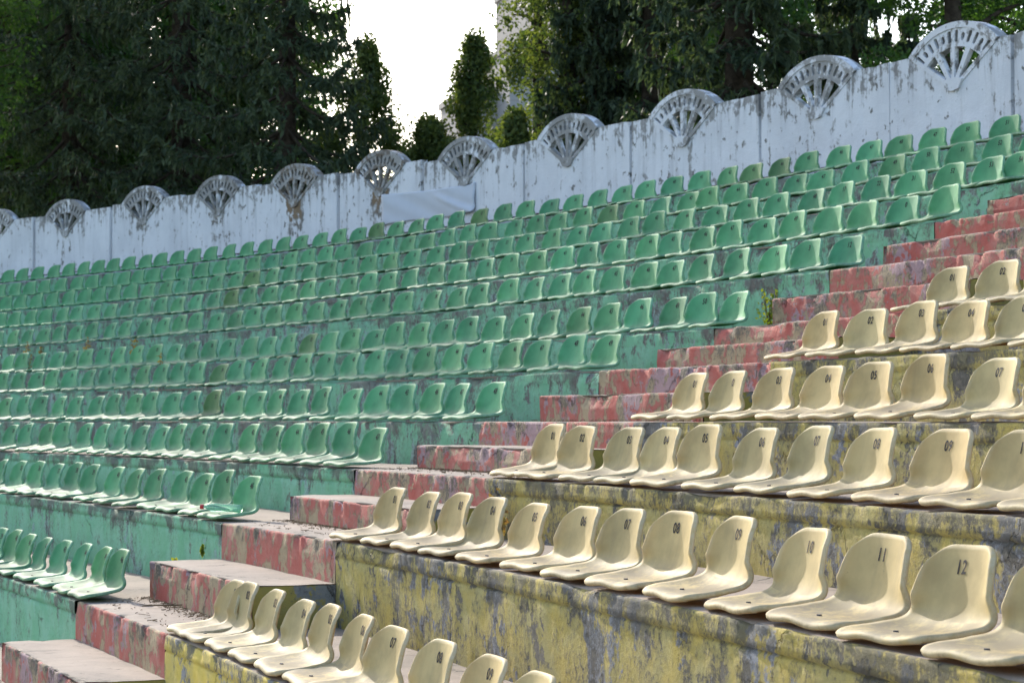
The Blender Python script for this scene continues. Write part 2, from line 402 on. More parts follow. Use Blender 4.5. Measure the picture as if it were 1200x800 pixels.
def seat_meshes():
    S, t, u, w, y, z = seat_surface(); nt, nu, _ = S.shape
    du = np.gradient(S, axis=1); dt = np.gradient(S, axis=0)
    N = np.cross(du, dt); N /= np.linalg.norm(N, axis=2, keepdims=True)   # towards the sitter
    edge = np.minimum.reduce([np.minimum(np.arange(nt), np.arange(nt)[::-1])[:, None]*np.ones((1, nu)), np.minimum(np.arange(nu), np.arange(nu)[::-1])[None, :]*1.6*np.ones((nt, 1))])
    th = .007 + .011*np.exp(-(edge/1.3)**2)
    B = S - N*th[..., None]
    B[..., 2] = np.maximum(B[..., 2], .002)
    V = np.concatenate([S.reshape(-1, 3), B.reshape(-1, 3)]); off = nt*nu
    idx = lambda a, b: a*nu+b
    F, reg = [], []
    split = int(np.argmax(z > .050))
    for a in range(nt-1):
        for b in range(nu-1):
            r = 1 if a >= split else 0
            F.append((idx(a, b), idx(a, b+1), idx(a+1, b+1), idx(a+1, b))); reg.append(r)
            F.append((off+idx(a, b), off+idx(a+1, b), off+idx(a+1, b+1), off+idx(a, b+1))); reg.append(r)
    # rounded rim
    loop = [(0, b) for b in range(nu)] + [(a, nu-1) for a in range(1, nt)] + [(nt-1, b) for b in range(nu-2, -1, -1)] + [(a, 0) for a in range(nt-2, 0, -1)]
    cen = S.reshape(-1, 3).mean(0); rimv = []
    for a, b in loop:
        o = np.zeros(3)
        if b == 0: o -= du[a, b]
        if b == nu-1: o += du[a, b]
        if a == 0: o -= dt[a, b]
        if a == nt-1: o += dt[a, b]
        o /= np.linalg.norm(o)
        m1 = S[a, b]*.72 + B[a, b]*.28 + o*.0045; m2 = S[a, b]*.28 + B[a, b]*.72 + o*.0045
        rimv += [m1, m2]
    r0 = len(V); V = np.concatenate([V, np.array(rimv)]); n = len(loop)
    for k in range(n):
        k2 = (k+1) % n; (a, b), (a2, b2) = loop[k], loop[k2]
        r = 1 if min(a, a2) >= split else 0
        F += [(idx(a, b), r0+2*k, r0+2*k2, idx(a2, b2)), (r0+2*k, r0+2*k+1, r0+2*k2+1, r0+2*k2), (r0+2*k+1, off+idx(a, b), off+idx(a2, b2), r0+2*k2+1)]
        reg += [r]*3
    wear_sunlit = np.zeros(len(V)); wear_sunlit[r0:] = 1.
    for k, (a, b) in enumerate(loop): wear_sunlit[idx(a, b)] = .8; wear_sunlit[off+idx(a, b)] = .5
    pan = np.clip(1-(V[:, 2]-.035)/.05, 0, 1); pan[off:r0] *= .5
    # vertex normals of the whole shell, so that the two parts meet without a seam
    full = mesh_from('shell', V, [tuple(f[::-1]) for f in F], smooth=True)
    VN = np.empty(len(V)*3, dtype=np.float32); full.vertices.foreach_get('normal', VN); VN = VN.reshape(-1, 3)
    out = []
    for r, nm in ((0, 'seat_pan'), (1, 'backrest')):
        fs = [f for f, g in zip(F, reg) if g == r]; used = sorted({i for f in fs for i in f}); mp = {i: k for k, i in enumerate(used)}
        me = mesh_from(nm, V[used], [tuple(mp[i] for i in f[::-1]) for f in fs], smooth=True, attrs={'wear_sunlit': wear_sunlit[used], 'pan': pan[used]})
        me.normals_split_custom_set_from_vertices([tuple(map(float, VN[i])) for i in used])
        out.append(me)
    bpy.data.meshes.remove(full)
    # depth of the front face of the back at (x, z)
    def face(x, zz):
        zb = S[:, nu//2, 2]; a = split + int(np.argmin(abs(zb[split:]-zz))); uu = np.clip(x/w[a], -1, 1)
        return float(np.interp(zz, zb[split:], S[split:, nu//2, 1]) - .026*abs(uu)**2-.016*abs(uu)**6), N[a, nu//2]
    return out[0], out[1], face
PAN, BACK, face_at = seat_meshes()
def with_mat(me, m): c = me.copy(); c.materials.append(m); return c
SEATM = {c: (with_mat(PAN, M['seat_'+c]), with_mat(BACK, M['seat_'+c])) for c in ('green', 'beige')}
NUMM = {}
def number_mesh(s):
    if s in NUMM: return NUMM[s]
    cu = bpy.data.curves.new('number', 'FONT'); cu.body = s; cu.size = .050; cu.align_x = 'CENTER'; cu.space_character = 1.12; cu.offset = .0011
    cu.resolution_u = 3
    o = bpy.data.objects.new('number', cu); me = bpy.data.meshes.new_from_object(o)
    bpy.data.objects.remove(o)
    co = np.empty(len(me.vertices)*3, dtype=np.float32); me.vertices.foreach_get('co', co); co = co.reshape(-1, 3)
    new = []
    for x, yv, _ in co:
        x = x*.86 - .022; zz = .172 + yv; yy, n = face_at(x, zz)
        new.append((x + n[0]*.0016, yy + n[1]*.0016, zz + n[2]*.0016))
    me.vertices.foreach_set('co', np.array(new, dtype=np.float32).ravel()); me.materials.append(M['ink']); me.update()
    NUMM[s] = me; return me
bm_ = MB(); bm_.tube([(-.02, .075, .026), (-.02, .075, .0335)], [.009, .007], 8)
BOLT = bm_.mesh('bolt', [M['bolt']])

G_TH = {1: [1.1665, 1.1604, 1.1527, 1.1447, 1.1377, 1.1319, 1.1256, 1.1202],
 2: [1.1633, 1.1562, 1.1485, 1.142, 1.1344, 1.1265, 1.119, 1.1104, 1.1039, 1.0969, 1.0898, 1.0817, 1.0745],
 3: [1.1624, 1.1556, 1.1485, 1.142, 1.135, 1.1282, 1.1203, 1.113, 1.1051, 1.099, 1.0924, 1.0849, 1.0781, 1.0716, 1.0636, 1.0575, 1.0485],
 4: [1.162, 1.1539, 1.1485, 1.1416, 1.1347, 1.1272, 1.1193, 1.1131, 1.1058, 1.1002, 1.0933, 1.0864, 1.0796, 1.0727, 1.065, 1.0585, 1.0512, 1.0443, 1.0365, 1.0291, 1.0221],
 5: [1.1614, 1.1547, 1.1477, 1.1415, 1.135, 1.1278, 1.121, 1.1138, 1.1075, 1.1008],
 6: [1.1645, 1.1594, 1.1532, 1.1474, 1.1402, 1.1342],
 7: [1.1647, 1.1582, 1.1522, 1.1457, 1.1388, 1.1328, 1.1274, 1.1206, 1.1139, 1.1082, 1.1017, 1.096, 1.0882, 1.0823, 1.0751, 1.0684, 1.0616, 1.0547],
 8: [1.1642, 1.1575, 1.1508, 1.145, 1.1387, 1.1327, 1.1267, 1.1208, 1.114, 1.109, 1.1019, 1.0956, 1.0896, 1.0829, 1.0759, 1.0694, 1.0624, 1.0562, 1.0484, 1.0421, 1.0365, 1.0299],
 9: [1.1599, 1.1555, 1.1493, 1.1431, 1.1369, 1.1305, 1.1251, 1.1185, 1.1123, 1.1057, 1.0989],
 10: [1.1610, 1.1549, 1.1487, 1.1425, 1.1367, 1.1305, 1.1244, 1.1179, 1.1112, 1.1058, 1.0998, 1.0938, 1.0877, 1.0829],
 11: [1.1615, 1.1552, 1.1489, 1.1426, 1.1363, 1.13, 1.1236, 1.1173, 1.1114, 1.1057, 1.0995, 1.0932, 1.087, 1.0812, 1.0755, 1.0697, 1.0631, 1.0566, 1.0508, 1.0444, 1.0381, 1.0317, 1.0251, 1.0189, 1.012, 1.0057, .9993, .993]}
G_PITCH = {1: .457, 2: .505, 3: .503, 4: .499, 5: .492, 6: .478, 7: .480, 8: .480, 9: .478, 10: .476, 11: .482}
# painted numbers from the stairs end; after the list they count down
G_NUM = {1: ['46', '45', '44', '43', '42', '41'], 2: ['46', '45', '44', '43', '42'], 3: ['47', '46', '45'], 4: ['48', '47', '46', '45', '44', '43'],
 5: ['49', '48', '47', '46', '45', '44', '43', '42', '41', '40'], 6: ['51', '50', '49', '46', '45', '44'], 7: ['12', '3', '14', '49', '48', '47', '46'],
 8: ['', '0', '', '', '49', '48', '47', '46'], 9: ['54', '53', '52', '31', '22', '17', '48', '45', '46'], 10: ['55', '54', '53', '52', '51', '50', '49', '48', '47', '46', '45', '44', '43', '42'],
 11: ['56', '55', '54', '53', '52', '51', '50', '47', '48', '47', '46', '45', '44', '43', '42']}
Y_TH = {1: [1.1995, 1.2035, 1.2098, 1.2164, 1.2229, 1.229, 1.2353, 1.2437, 1.2508, 1.2573, 1.264, 1.271],
 2: [1.1984, 1.2048, 1.2112, 1.2171, 1.2238, 1.2312, 1.238, 1.2449, 1.2517, 1.2587, 1.2655, 1.2722, 1.279, 1.286, 1.293],
 3: [1.1991, 1.2046, 1.2118, 1.2172, 1.2236, 1.2303, 1.2368, 1.2437, 1.2506, 1.2573, 1.264],
 4: [1.1986, 1.2046, 1.2115, 1.218, 1.224, 1.2303, 1.2371, 1.2437, 1.250],
 5: [1.1979, 1.2045, 1.2108, 1.2168, 1.2231, 1.2294, 1.2358], 6: [1.1976, 1.2038, 1.210, 1.2165]}
def ordinal(n):
    return '%d%s' % (n, 'th' if 10 <= n % 100 <= 20 else {1: 'st', 2: 'nd', 3: 'rd'}.get(n % 10, 'th'))

F_PX = 2622.627
PITCH, ROLL = .0344128, -.0025487
def pix(p):
    """rough place in the photograph, used only to know which seats are in view and how large they show"""
    x, y, z = p; c, s = math.cos(PITCH), math.sin(PITCH); yy = y*c+z*s
    return (600+F_PX*x/yy, 400-F_PX*(-y*s+z*c)/yy, yy) if yy > .5 else (9e9, 9e9, yy)

OLIVE_PX = [(10, 35), (10, 182), (10, 205), (9, 296), (8, 286), (6, 358), (5, 258), (4, 254), (11, 565), (11, 915), (11, 884), (10, 707), (11, 444)]
green_list = []
for i in range(1, 12):
    ths = list(G_TH[i]); R = rowR(i)+.27; nm = list(G_NUM[i]); end = int(nm[-1])
    while ths[-1] > .62: ths.append(ths[-1] - (G_PITCH[i] + rng.normal(0, .018))/R)
    for k, th in enumerate(ths):
        s = nm[k] if k < len(nm) else (str(max(end-(k-len(nm)+1), 0)).zfill(2))
        if k >= len(nm) and int(s) == 0: s = ''
        if i > 3 and k > 12 and rng.random() < .06: s = ''
        p = P3(R, th, rowZ(i)+.13); x, y, d = pix(p)
        green_list.append(dict(i=i, k=k, th=th, s=s, x=x, d=d, vis=(-14 < x < 1212 and y > -5)))
vis = sorted([g for g in green_list if g['vis']], key=lambda g: g['d'])
keep = {id(g) for g in vis[:300]}
for r_, px in OLIVE_PX:
    c = min((g for g in vis if g['i'] == r_), key=lambda g: abs(g['x']-px)); c['olive'] = True
GREEN, OLIVE, BEIGE = (.135, .40, .19), (.145, .295, .115), (.65, .51, .24)

def vary(c, a): 
    k = 1 + rng.normal(0, a); h = rng.normal(0, a*.5)
    return (c[0]*(k+h), c[1]*k, c[2]*(k-h), 1.)
def make_seat(color, loc, rz, num, col, label, group, bolts):
    root = thing(color+'_chair', label, 'seat', loc, rz, group)
    pm, bmesh_ = SEATM[color]
    bk = link('backrest', bmesh_, root); pn = link('seat_pan', pm, root)
    for o in (bk, pn): o.color = col
    if num: link('number', number_mesh(num), bk)
    if bolts: link('bolt', BOLT, pn)
    return root
def seat_pose(i, th):
    r = rowR(i) + .004 + rng.normal(0, .007)
    return P3(r, th, rowZ(i)+.006), -th + rng.normal(0, .032)

stuffV, stuffF, nst = [], [], 0
pco, bco = [np.empty(len(m.vertices)*3, dtype=np.float32) for m in (PAN, BACK)]
PAN.vertices.foreach_get('co', pco); BACK.vertices.foreach_get('co', bco)
for g in green_list:
    i, k = g['i'], g['k']; loc, rz = seat_pose(i, g['th']); ol = g.get('olive', False)
    if id(g) in keep or g['x'] >= 1212:
        kind = 'faded olive bucket seat' if ol else 'green bucket seat'
        off = sum(1 for h in green_list if h['i'] == i and h['x'] > 1200)     # seats of this row beyond the photo's right edge
        where = f"{ordinal(k+1)} from the stairs in {ordinal(i)} green row from bottom"
        if off and g['x'] <= 1200: where = f"{ordinal(k+1-off)} from right photo edge in {ordinal(i)} green row from bottom"
        lab = f"{kind} numbered {g['s']}, {where}" if (g['d'] < 19 and g['s'] and len(g['s']) == 2) else f"{kind}, {where}"
        o = make_seat('green', loc, rz, g['s'], vary(OLIVE if ol else GREEN, .085), lab, 'green bucket seats on the stand', g['d'] < 18)
        o.rotation_euler[0] = rng.normal(0, .028); o.rotation_euler[1] = rng.normal(0, .014)
    elif g['x'] > -260 and g['d'] > 5:
        stuffV.append((loc, rz))
def far_seats():
    V, F, n = [], [], 0
    for loc, rz in stuffV:
        c, s = math.cos(rz), math.sin(rz)
        for me, co in ((PAN, pco), (BACK, bco)):
            p = co.reshape(-1, 3); q = np.stack([p[:, 0]*c-p[:, 1]*s+loc[0], p[:, 0]*s+p[:, 1]*c+loc[1], p[:, 2]+loc[2]], 1)
            V.append(q); F += [tuple(v+n for v in pl.vertices) for pl in me.polygons]; n += len(q)
    V = np.concatenate(V)
    me = mesh_from('far_seats', V, F, [M['seat_green']], smooth=True, attrs={'wear_sunlit': np.zeros(len(V)), 'pan': np.zeros(len(V))})
    o = link('far_green_chairs', me); o.color = (*GREEN, 1.)
    tag(o, 'farthest green bucket seats at the left end of the upper rows', 'seats', kind='stuff')
far_seats()
for i, ths in Y_TH.items():
    for k, th in enumerate(ths):
        loc, rz = seat_pose(i, th); s = str(k+1).zfill(2)
        if (i, k) == (4, 1): s = '0'
        lab = f"beige bucket seat numbered {s}, {ordinal(k+1)} from the stairs in {ordinal(i)} beige row from bottom"
        o = make_seat('beige', loc, rz, s, vary(BEIGE, .05), lab, 'beige bucket seats on the stand', True)
        o.rotation_euler[0] = rng.normal(0, .02); o.rotation_euler[1] = rng.normal(0, .012)

# ------------------------------------------------------------------ boundary wall
WTOP, WT = 3.228, .10
FANS = [.7950, .8236, .8533, .8845, .9128, .9404, .9692, .9958, 1.0251, 1.0546, 1.0849, 1.1117, 1.1406, 1.1694]
JOINTS = [.7800, .8095, .8402, .8717, .8990, .9268, .9555, .9827, 1.0127, 1.0419, 1.0728, 1.0996, 1.1218, 1.1550, 1.1845]
RUST = [0, 0, .25, .35, .5, 1., .9, .1, .2, .15, .1, .1, 0, 0]
RX, RY, APEX, HALF = .80, .585, -.362, .655
wall = thing('boundary_wall', 'long flaking white concrete wall of panels with pierced fan ornaments along its top', 'wall', P3(RW, 1.0, 2.0))
wl = wall.location
def W(u, z, d, th0):
    """u metres along the wall from angle th0, z height, d depth behind the face"""
    x, y, _ = P3(RW+d, th0 + u/RW, 0); return (x-wl[0], y-wl[1], z-wl[2])
def vtop(u, rise):
    a = abs(u)
    if a >= HALF: return rise
    return min(rise, APEX + (a/HALF)*(0-APEX) - .0 if a > .10 else APEX + .10/HALF*(-APEX))
def fan(th0, zt):
    mb = MB(); D0, D1 = -.016, WT+.012; zt0 = zt + APEX
    def pt(a, f, d): return W(RX*f*math.sin(a), zt0 + RY*f*math.cos(a), d, th0)
    A = math.acos(-APEX/RY)*1.0
    # solid annulus between two relative radii
    def band(f0, f1, d0, d1, a0=-A, a1=A, n=28):
        V, F = [], []
        for k in range(n+1):
            a = a0+(a1-a0)*k/n
            V += [pt(a, f0, d0), pt(a, f1, d0), pt(a, f1, d1), pt(a, f0, d1)]
        for k in range(n):
            b, c = 4*k, 4*k+4
            for j in range(4): F.append((b+j, c+j, c+(j+1) % 4, b+(j+1) % 4))
        F += [(0, 1, 2, 3), (4*n+3, 4*n+2, 4*n+1, 4*n)]
        mb.add(V, F)
    band(.905, 1.0, D0, D1)                      # rim
    band(.625, .655, D0+.006, D0+.095)           # inner arc of the ring
    band(.650, .91, D0+.082, D0+.098)            # back of the ring, seen through the holes
    # pierced face of the ring: twelve cells of slot, oval, slot
    nc = 12
    for c in range(nc):
        a0, a1 = -A+2*A*c/nc, -A+2*A*(c+1)/nc; am, ah = (a0+a1)/2, (a1-a0)/2
        oval = c % 3 == 1; n = 20; outer, inner = [], []
        for k in range(n):
            t = 2*math.pi*(k+.5)/n; cx, cy = math.cos(t), math.sin(t); m = max(abs(cx), abs(cy))
            outer.append((am+ah*cx/m, .78+.128*cy/m))
            if oval: inner.append((am+ah*.56*cx, .775+.062*cy))
            else: mm = (abs(cx)**6+abs(cy)**6)**(1/6); inner.append((am+ah*.46*cx/mm, .785+.088*cy/mm))
        V = [pt(a, f, D0+.010) for a, f in outer] + [pt(a, f, D0+.010) for a, f in inner] + [pt(a, f, D0+.088) for a, f in inner]
        F = []
        for k in range(n):
            j = (k+1) % n; F += [(k, j, n+j, n+k), (n+k, n+j, 2*n+j, 2*n+k)]
        mb.add(V, F)
    # spokes and side edges
    def bar(a0, f0, h0, a1, f1, h1, d0, d1):
        V = []
        for a, f, h in ((a0, f0, h0), (a1, f1, h1)):
            for s, d in ((-1, d0), (1, d0), (1, d1), (-1, d1)):
                x, z = RX*f*math.sin(a), RY*f*math.cos(a)
                tx, tz = math.cos(a), -math.sin(a)
                V.append(W(x+s*h*tx, zt0+z+s*h*tz, d, th0))
        mb.add(V, [(0, 1, 2, 3), (7, 6, 5, 4)] + [(j, 4+j, 4+(j+1) % 4, (j+1) % 4) for j in range(4)])
    for a in (-.5*A, 0, .5*A): bar(a, .10, .019, a, .645, .033, D0+.004, D0+.05)
    for a in (-A*.985, A*.985): bar(a, .10, .022, a, .93, .020, D0+.008, D0+.075)
    # pedestal where the spokes meet
    V = [W(x, zt0+z, d, th0) for d in (D0-.006, D1) for x, z in ((-.085, -.005), (-.14, .075), (-.06, .095), (.06, .095), (.14, .075), (.085, -.005), (.0, -.02))]
    mb.add(V, [tuple(range(6, -1, -1)), tuple(range(7, 14))] + [(k, (k+1) % 7, 7+(k+1) % 7, 7+k) for k in range(7)])
    return mb
for k, th0 in enumerate(FANS):
    a, b = (JOINTS[k]-th0)*RW + .004, (JOINTS[k+1]-th0)*RW - .004
    zt = WTOP + {0: .10, 1: .11, 2: .10, 3: .13, 4: .10, 5: .07, 6: .045}.get(k, 0) + rng.normal(0, .006); zb = 1.85
    us = sorted(set(list(np.round(np.linspace(a, b, 60), 4)) + [-HALF-.002, -HALF+.002, HALF-.002, HALF+.002, -.10, .10]))
    us = [u for u in us if a <= u <= b]
    NZ = 22; V, UV, ru = [], [], []
    for u in us:
        h = vtop(u, 0.) + zt; full = abs(u) >= HALF
        ragged = -max(0, nz(u*6+k*9, 3.))*.02 if full else 0
        for q in range(NZ+1):
            zz = zb + (h+ragged-zb)*q/NZ
            d = nz((u+k*3)*1.3, zz*2, 4.)*.006 + nz((u+k*3)*6, zz*6, 4.)*.0025
            V.append(W(u, zz, d, th0)); UV.append((u+th0*RW, zz-zt))
            below = max(0, 1-abs(u)/.30)*max(0., min(1., (zt+APEX+.12-zz)/.05)); ru.append(RUST[k]*min(1, below*2.2)*max(0, 1-max(0, (zt+APEX-zz))/.5))
        V.append(W(u, h+ragged, WT, th0)); UV.append((u+th0*RW, h-zt)); ru.append(0)
        V.append(W(u, zb, WT, th0)); UV.append((u+th0*RW, -1)); ru.append(0)
    Pn = NZ+3; F = []
    for i in range(len(us)-1):
        for j in range(Pn-1): F.append((i*Pn+j, (i+1)*Pn+j, (i+1)*Pn+j+1, i*Pn+j+1))
    F += [tuple(range(Pn)), tuple((len(us)-1)*Pn+j for j in range(Pn-1, -1, -1))]
    pan = link('wall_panel', mesh_from('wall_panel', V, F, [M['white']], smooth=False, uv=UV, attrs={'rust': ru}), wall)
    mb = fan(th0, zt); vv = np.array(mb.V)
    fu = np.array([(x*.9+y*.4, -.25) for x, y, z in vv])
    me = mesh_from('fan_ornament', mb.V, mb.F, [M['fan']], uv=fu, attrs={'rust': np.full(len(vv), .0+(.24 if k < 8 else .06)+.30*RUST[k])})
    link('fan_ornament', me, pan)

# white banner tied to the wall, its right end folded over
def banner():
    t0, t1 = .9703, .9990; n, mrow = 40, 16; V, F = [], []; b0 = P3(RW-.05, t0, 2.5)
    for i in range(n+1):
        f = i/n; th = t0+(t1-t0)*f
        top = 2.90 - .012*math.sin(f*math.pi)*1. - .055*f + (.02 if f > .95 else 0); bot = 2.50 + .012*math.sin(f*7)
        for j in range(mrow+1):
            g = j/mrow; z = bot+(top-bot)*g
            d = -.018 - .010*math.sin(f*9+g*2) - .006*math.sin(g*9+f*16)
            # diagonal fold from mid top to the lower right corner
            s = g - (1 - (f-.5)/.5) if f > .5 else -1
            if f > .5: d -= (.034*math.exp(-(s/.10)**2) + (.006*min(1, s*3) if s > 0 else .016*max(0, 1+s*1.5)))*min(1, (f-.5)*5)
            x, y, _ = P3(RW+d, th, 0); V.append((x-b0[0], y-b0[1], z-b0[2]))
    for i in range(n):
        for j in range(mrow): a = i*(mrow+1)+j; F.append((a, a+mrow+1, a+mrow+2, a+1))
    m = NT('banner_cloth'); nn = m.noise(m.obj(), 5., 5, .6)
    m.base(m.mix(nn, (.55, .58, .64), (.46, .49, .55)), .8, .2)
    o = link('banner', mesh_from('banner', V, F, [m.mat], smooth=True), loc=b0)
    md = o.modifiers.new('thick', 'SOLIDIFY'); md.thickness = .003
    tag(o, 'blank white cloth banner hanging on the wall, its upper right corner folded over', 'banner')
banner()

# steel rail along the wall behind the top row
mb = MB(); o0 = P3(RW-.10, 1.0, LEV[10])
mb.tube([tuple(a-b for a, b in zip(P3(RW-.10, t, LEV[10]+.165+.004*nz(t*60, 1)), o0)) for t in np.linspace(.64, 1.165, 90)], .009, 6)
rail = thing('wall_rail', 'thin dark steel rail running along the white wall behind the top seats', 'rail', o0)
link('rail_bar', mb.mesh('rail_bar', [M['steel']], True), rail)
for t in np.linspace(.66, 1.16, 22):
    b = MB(); b.tube([tuple(x-y for x, y in zip(P3(RW+dd, t, LEV[10]+.165), o0)) for dd in (-.10, .004)], .008, 6)
    link('rail_bracket', b.mesh('rail_bracket', [M['steel']]), rail)

# ------------------------------------------------------------------ bottle, weeds, litter
def bottle():
    th = 1.1622; c = P3(rowR(2)+.10, th, rowZ(2)+.068); root = thing('plastic_bottle', 'crushed clear green plastic bottle with red cap lying on a green seat', 'bottle', c, -th+.05)
    m = NT('bottle_plastic'); m.base((.55, .85, .68), .08, .5); m.b.inputs['Transmission Weight'].default_value = .75; m.b.inputs['IOR'].default_value = 1.2
    prof = [(-.13, .012), (-.115, .012), (-.10, .022), (-.07, .033), (-.03, .034), (0., .030), (.04, .034), (.08, .032), (.12, .034), (.135, .028), (.14, .0)]
    V, F, n = [], [], 20
    for x, r in prof:
        for k in range(n):
            a = 2*math.pi*k/n; rr = r*(1+.16*nz(x*30, a*1.2, 3)); V.append((x, rr*math.cos(a), rr*math.sin(a)*.85))
    for j in range(len(prof)-1):
        for k in range(n): F.append((j*n+k, j*n+(k+1) % n, (j+1)*n+(k+1) % n, (j+1)*n+k))
    link('bottle_body', mesh_from('bottle_body', V, F, [m.mat], smooth=True), root)
    b = MB(); b.tube([(-.152, 0, 0), (-.150, 0, 0), (-.128, 0, 0), (-.127, 0, 0)], [.012, .0165, .0165, .014], 16)
    link('bottle_cap', b.mesh('bottle_cap', [M['cap']]), root)
    root.rotation_euler = (0, R_(3), -th+R_(62)); root.scale = (.85,)*3
bottle()

def leaves(cent, size, aspect=.5, up=0., r=None, droop=None):
    """a folded quad per leaf at each centre, random facing"""
    r = r or rng; n = len(cent); d = r.normal(size=(n, 3)); d[:, 2] += up
    if droop is not None: d = d*.45 + droop
    d /= np.linalg.norm(d, axis=1, keepdims=True); e = np.cross(d, r.normal(size=(n, 3))); e /= np.linalg.norm(e, axis=1, keepdims=True)
    s = (size*(.65+.7*r.random(n)))[:, None] if not hasattr(size, '__len__') else size[:, None]
    a = cent - d*s*.5; b = cent + d*s*.5; w = e*s*aspect*.5
    V = np.stack([a, cent+w, b, cent-w], 1).reshape(-1, 3)
    return V, np.arange(n*4).reshape(-1, 4)

def weed(th, r, z, h, n, mat, label, lean=(0, 0), leaf=.035, name='weed'):
    base = P3(r, th, z); root = thing(name, label, 'plant', base); q = np.random.default_rng(int(h*1e4)+n); mb = MB(); C = []
    for k in range(max(2, n//26)):
        hh = h*(.6+.4*q.random()) if k else h; sx, sy = q.normal(0, .10*h, 2)
        pts = [(sx*f**1.5+lean[0]*f, sy*f**1.5+lean[1]*f, hh*f) for f in np.linspace(0, 1, 7)]
        mb.tube(pts, [.004*(1-.7*f) for f in np.linspace(0, 1, 7)], 5)
        for j in range(26):
            f = .12+.88*q.random(); i = min(5, int(f*6)); p = np.array(pts[i])*(1-(f*6-i))+np.array(pts[i+1])*(f*6-i); C.append(p + q.normal(0, .035*(1.25-f)*min(1, h*3), 3))
    V, F = leaves(np.array(C), leaf, .55, .5, q)
    link('stem', mb.mesh('stem', [M['twig']]), root); link('foliage', mesh_from('foliage', V, F, [mat]), root)
weed(1.1580, rowR(7)-.05, rowZ(6)+.005, .29, 200, M['weed'], 'tall bright green weed growing against the green riser beside the red steps', leaf=.032)
weed(1.2008, rowR(3)-.05, rowZ(2)+.005, .25, 90, M['dryweed'], 'yellow weed growing against the blackened riser behind beige seats 04 and 05', leaf=.03)
weed(1.1632, rowR(2)-.04, rowZ(1)+.205, .06, 50, M['weed'], 'small green tuft at the left back of a red step', leaf=.03)
weed(1.1560, rowR(2)-.06, rowZ(1), .16, 110, M['weed'], 'leafy weed in the corner behind the last seat of the lowest green row', leaf=.045)
for th_, row, hh, wl_ in ((.9440, 7, .30, 'first'), (.9495, 7, .26, 'second'), (.9685, 7, .30, 'third'), (.9865, 7, .24, 'fourth')):
    weed(th_, rowR(row)-.03, rowZ(row-1)+.02, hh+.10, 52, M['dryweed'], 'thin pale weed before the seventh green row, %s from the left' % wl_, leaf=.045)
weed(1.0230, rowR(6)-.03, rowZ(5)+.02, .36, 80, M['dryweed'], 'yellow weed standing between seats of the fifth and sixth green rows', leaf=.045)

def litter():
    V, F = [], []; mb = MB(); q = np.random.default_rng(5)
    for i in range(0, 8):
        R, rb = rowR(i), nextR(i); a, b = thL(R), thR(R); Rm = (R+rb)/2
        for k in range(420 if i < 4 else 120):
            th = a+(b-a)*q.random(); r = Rm - abs(q.normal(0, .05)) - .012 if q.random() < .75 else R+.05+(Rm-R-.06)*q.random()
            x, y, z = P3(r, th, rowZ(i)+.006); ang = q.random()*6.28; l = .003+.015*q.random()**3
            if q.random() < .2: l *= 2.2
            dx, dy = math.cos(ang)*l, math.sin(ang)*l
            mb.tube([(x-dx, y-dy, z), (x, y, z+.004*q.random()), (x+dx, y+dy, z+.003)], .0012+.0022*q.random()**2, 4)
    o = link('litter', mb.mesh('litter', [M['twig']])); tag(o, 'dry twigs and leaf litter scattered on the red steps', 'litter', kind='stuff')
litter()
mb = MB(); tw0 = P3(rowR(1)+.30, 1.1775, rowZ(1)+.012)
mb.tube([(-.11, .02, 0), (-.04, .0, .006), (.03, .008, .004), (.10, -.012, .008)], [.003, .0045, .005, .003], 6)
mb.tube([(.03, .008, .004), (.06, .04, .012)], [.003, .002], 5)
tag(link('twig', mb.mesh('twig', [M['twig']]), loc=tw0), 'dry brown twig lying on the lowest wide red step', 'twig')

# ------------------------------------------------------------------ trees
def qmesh(name, parts, mats):
    V, F, mi, n = [], [], [], 0
    for v, f, m in parts: V.append(v); F.append(f+n); mi.append(np.full(len(f), m)); n += len(v)
    return mesh_from(name, np.concatenate(V), np.concatenate(F), mats, np.concatenate(mi))

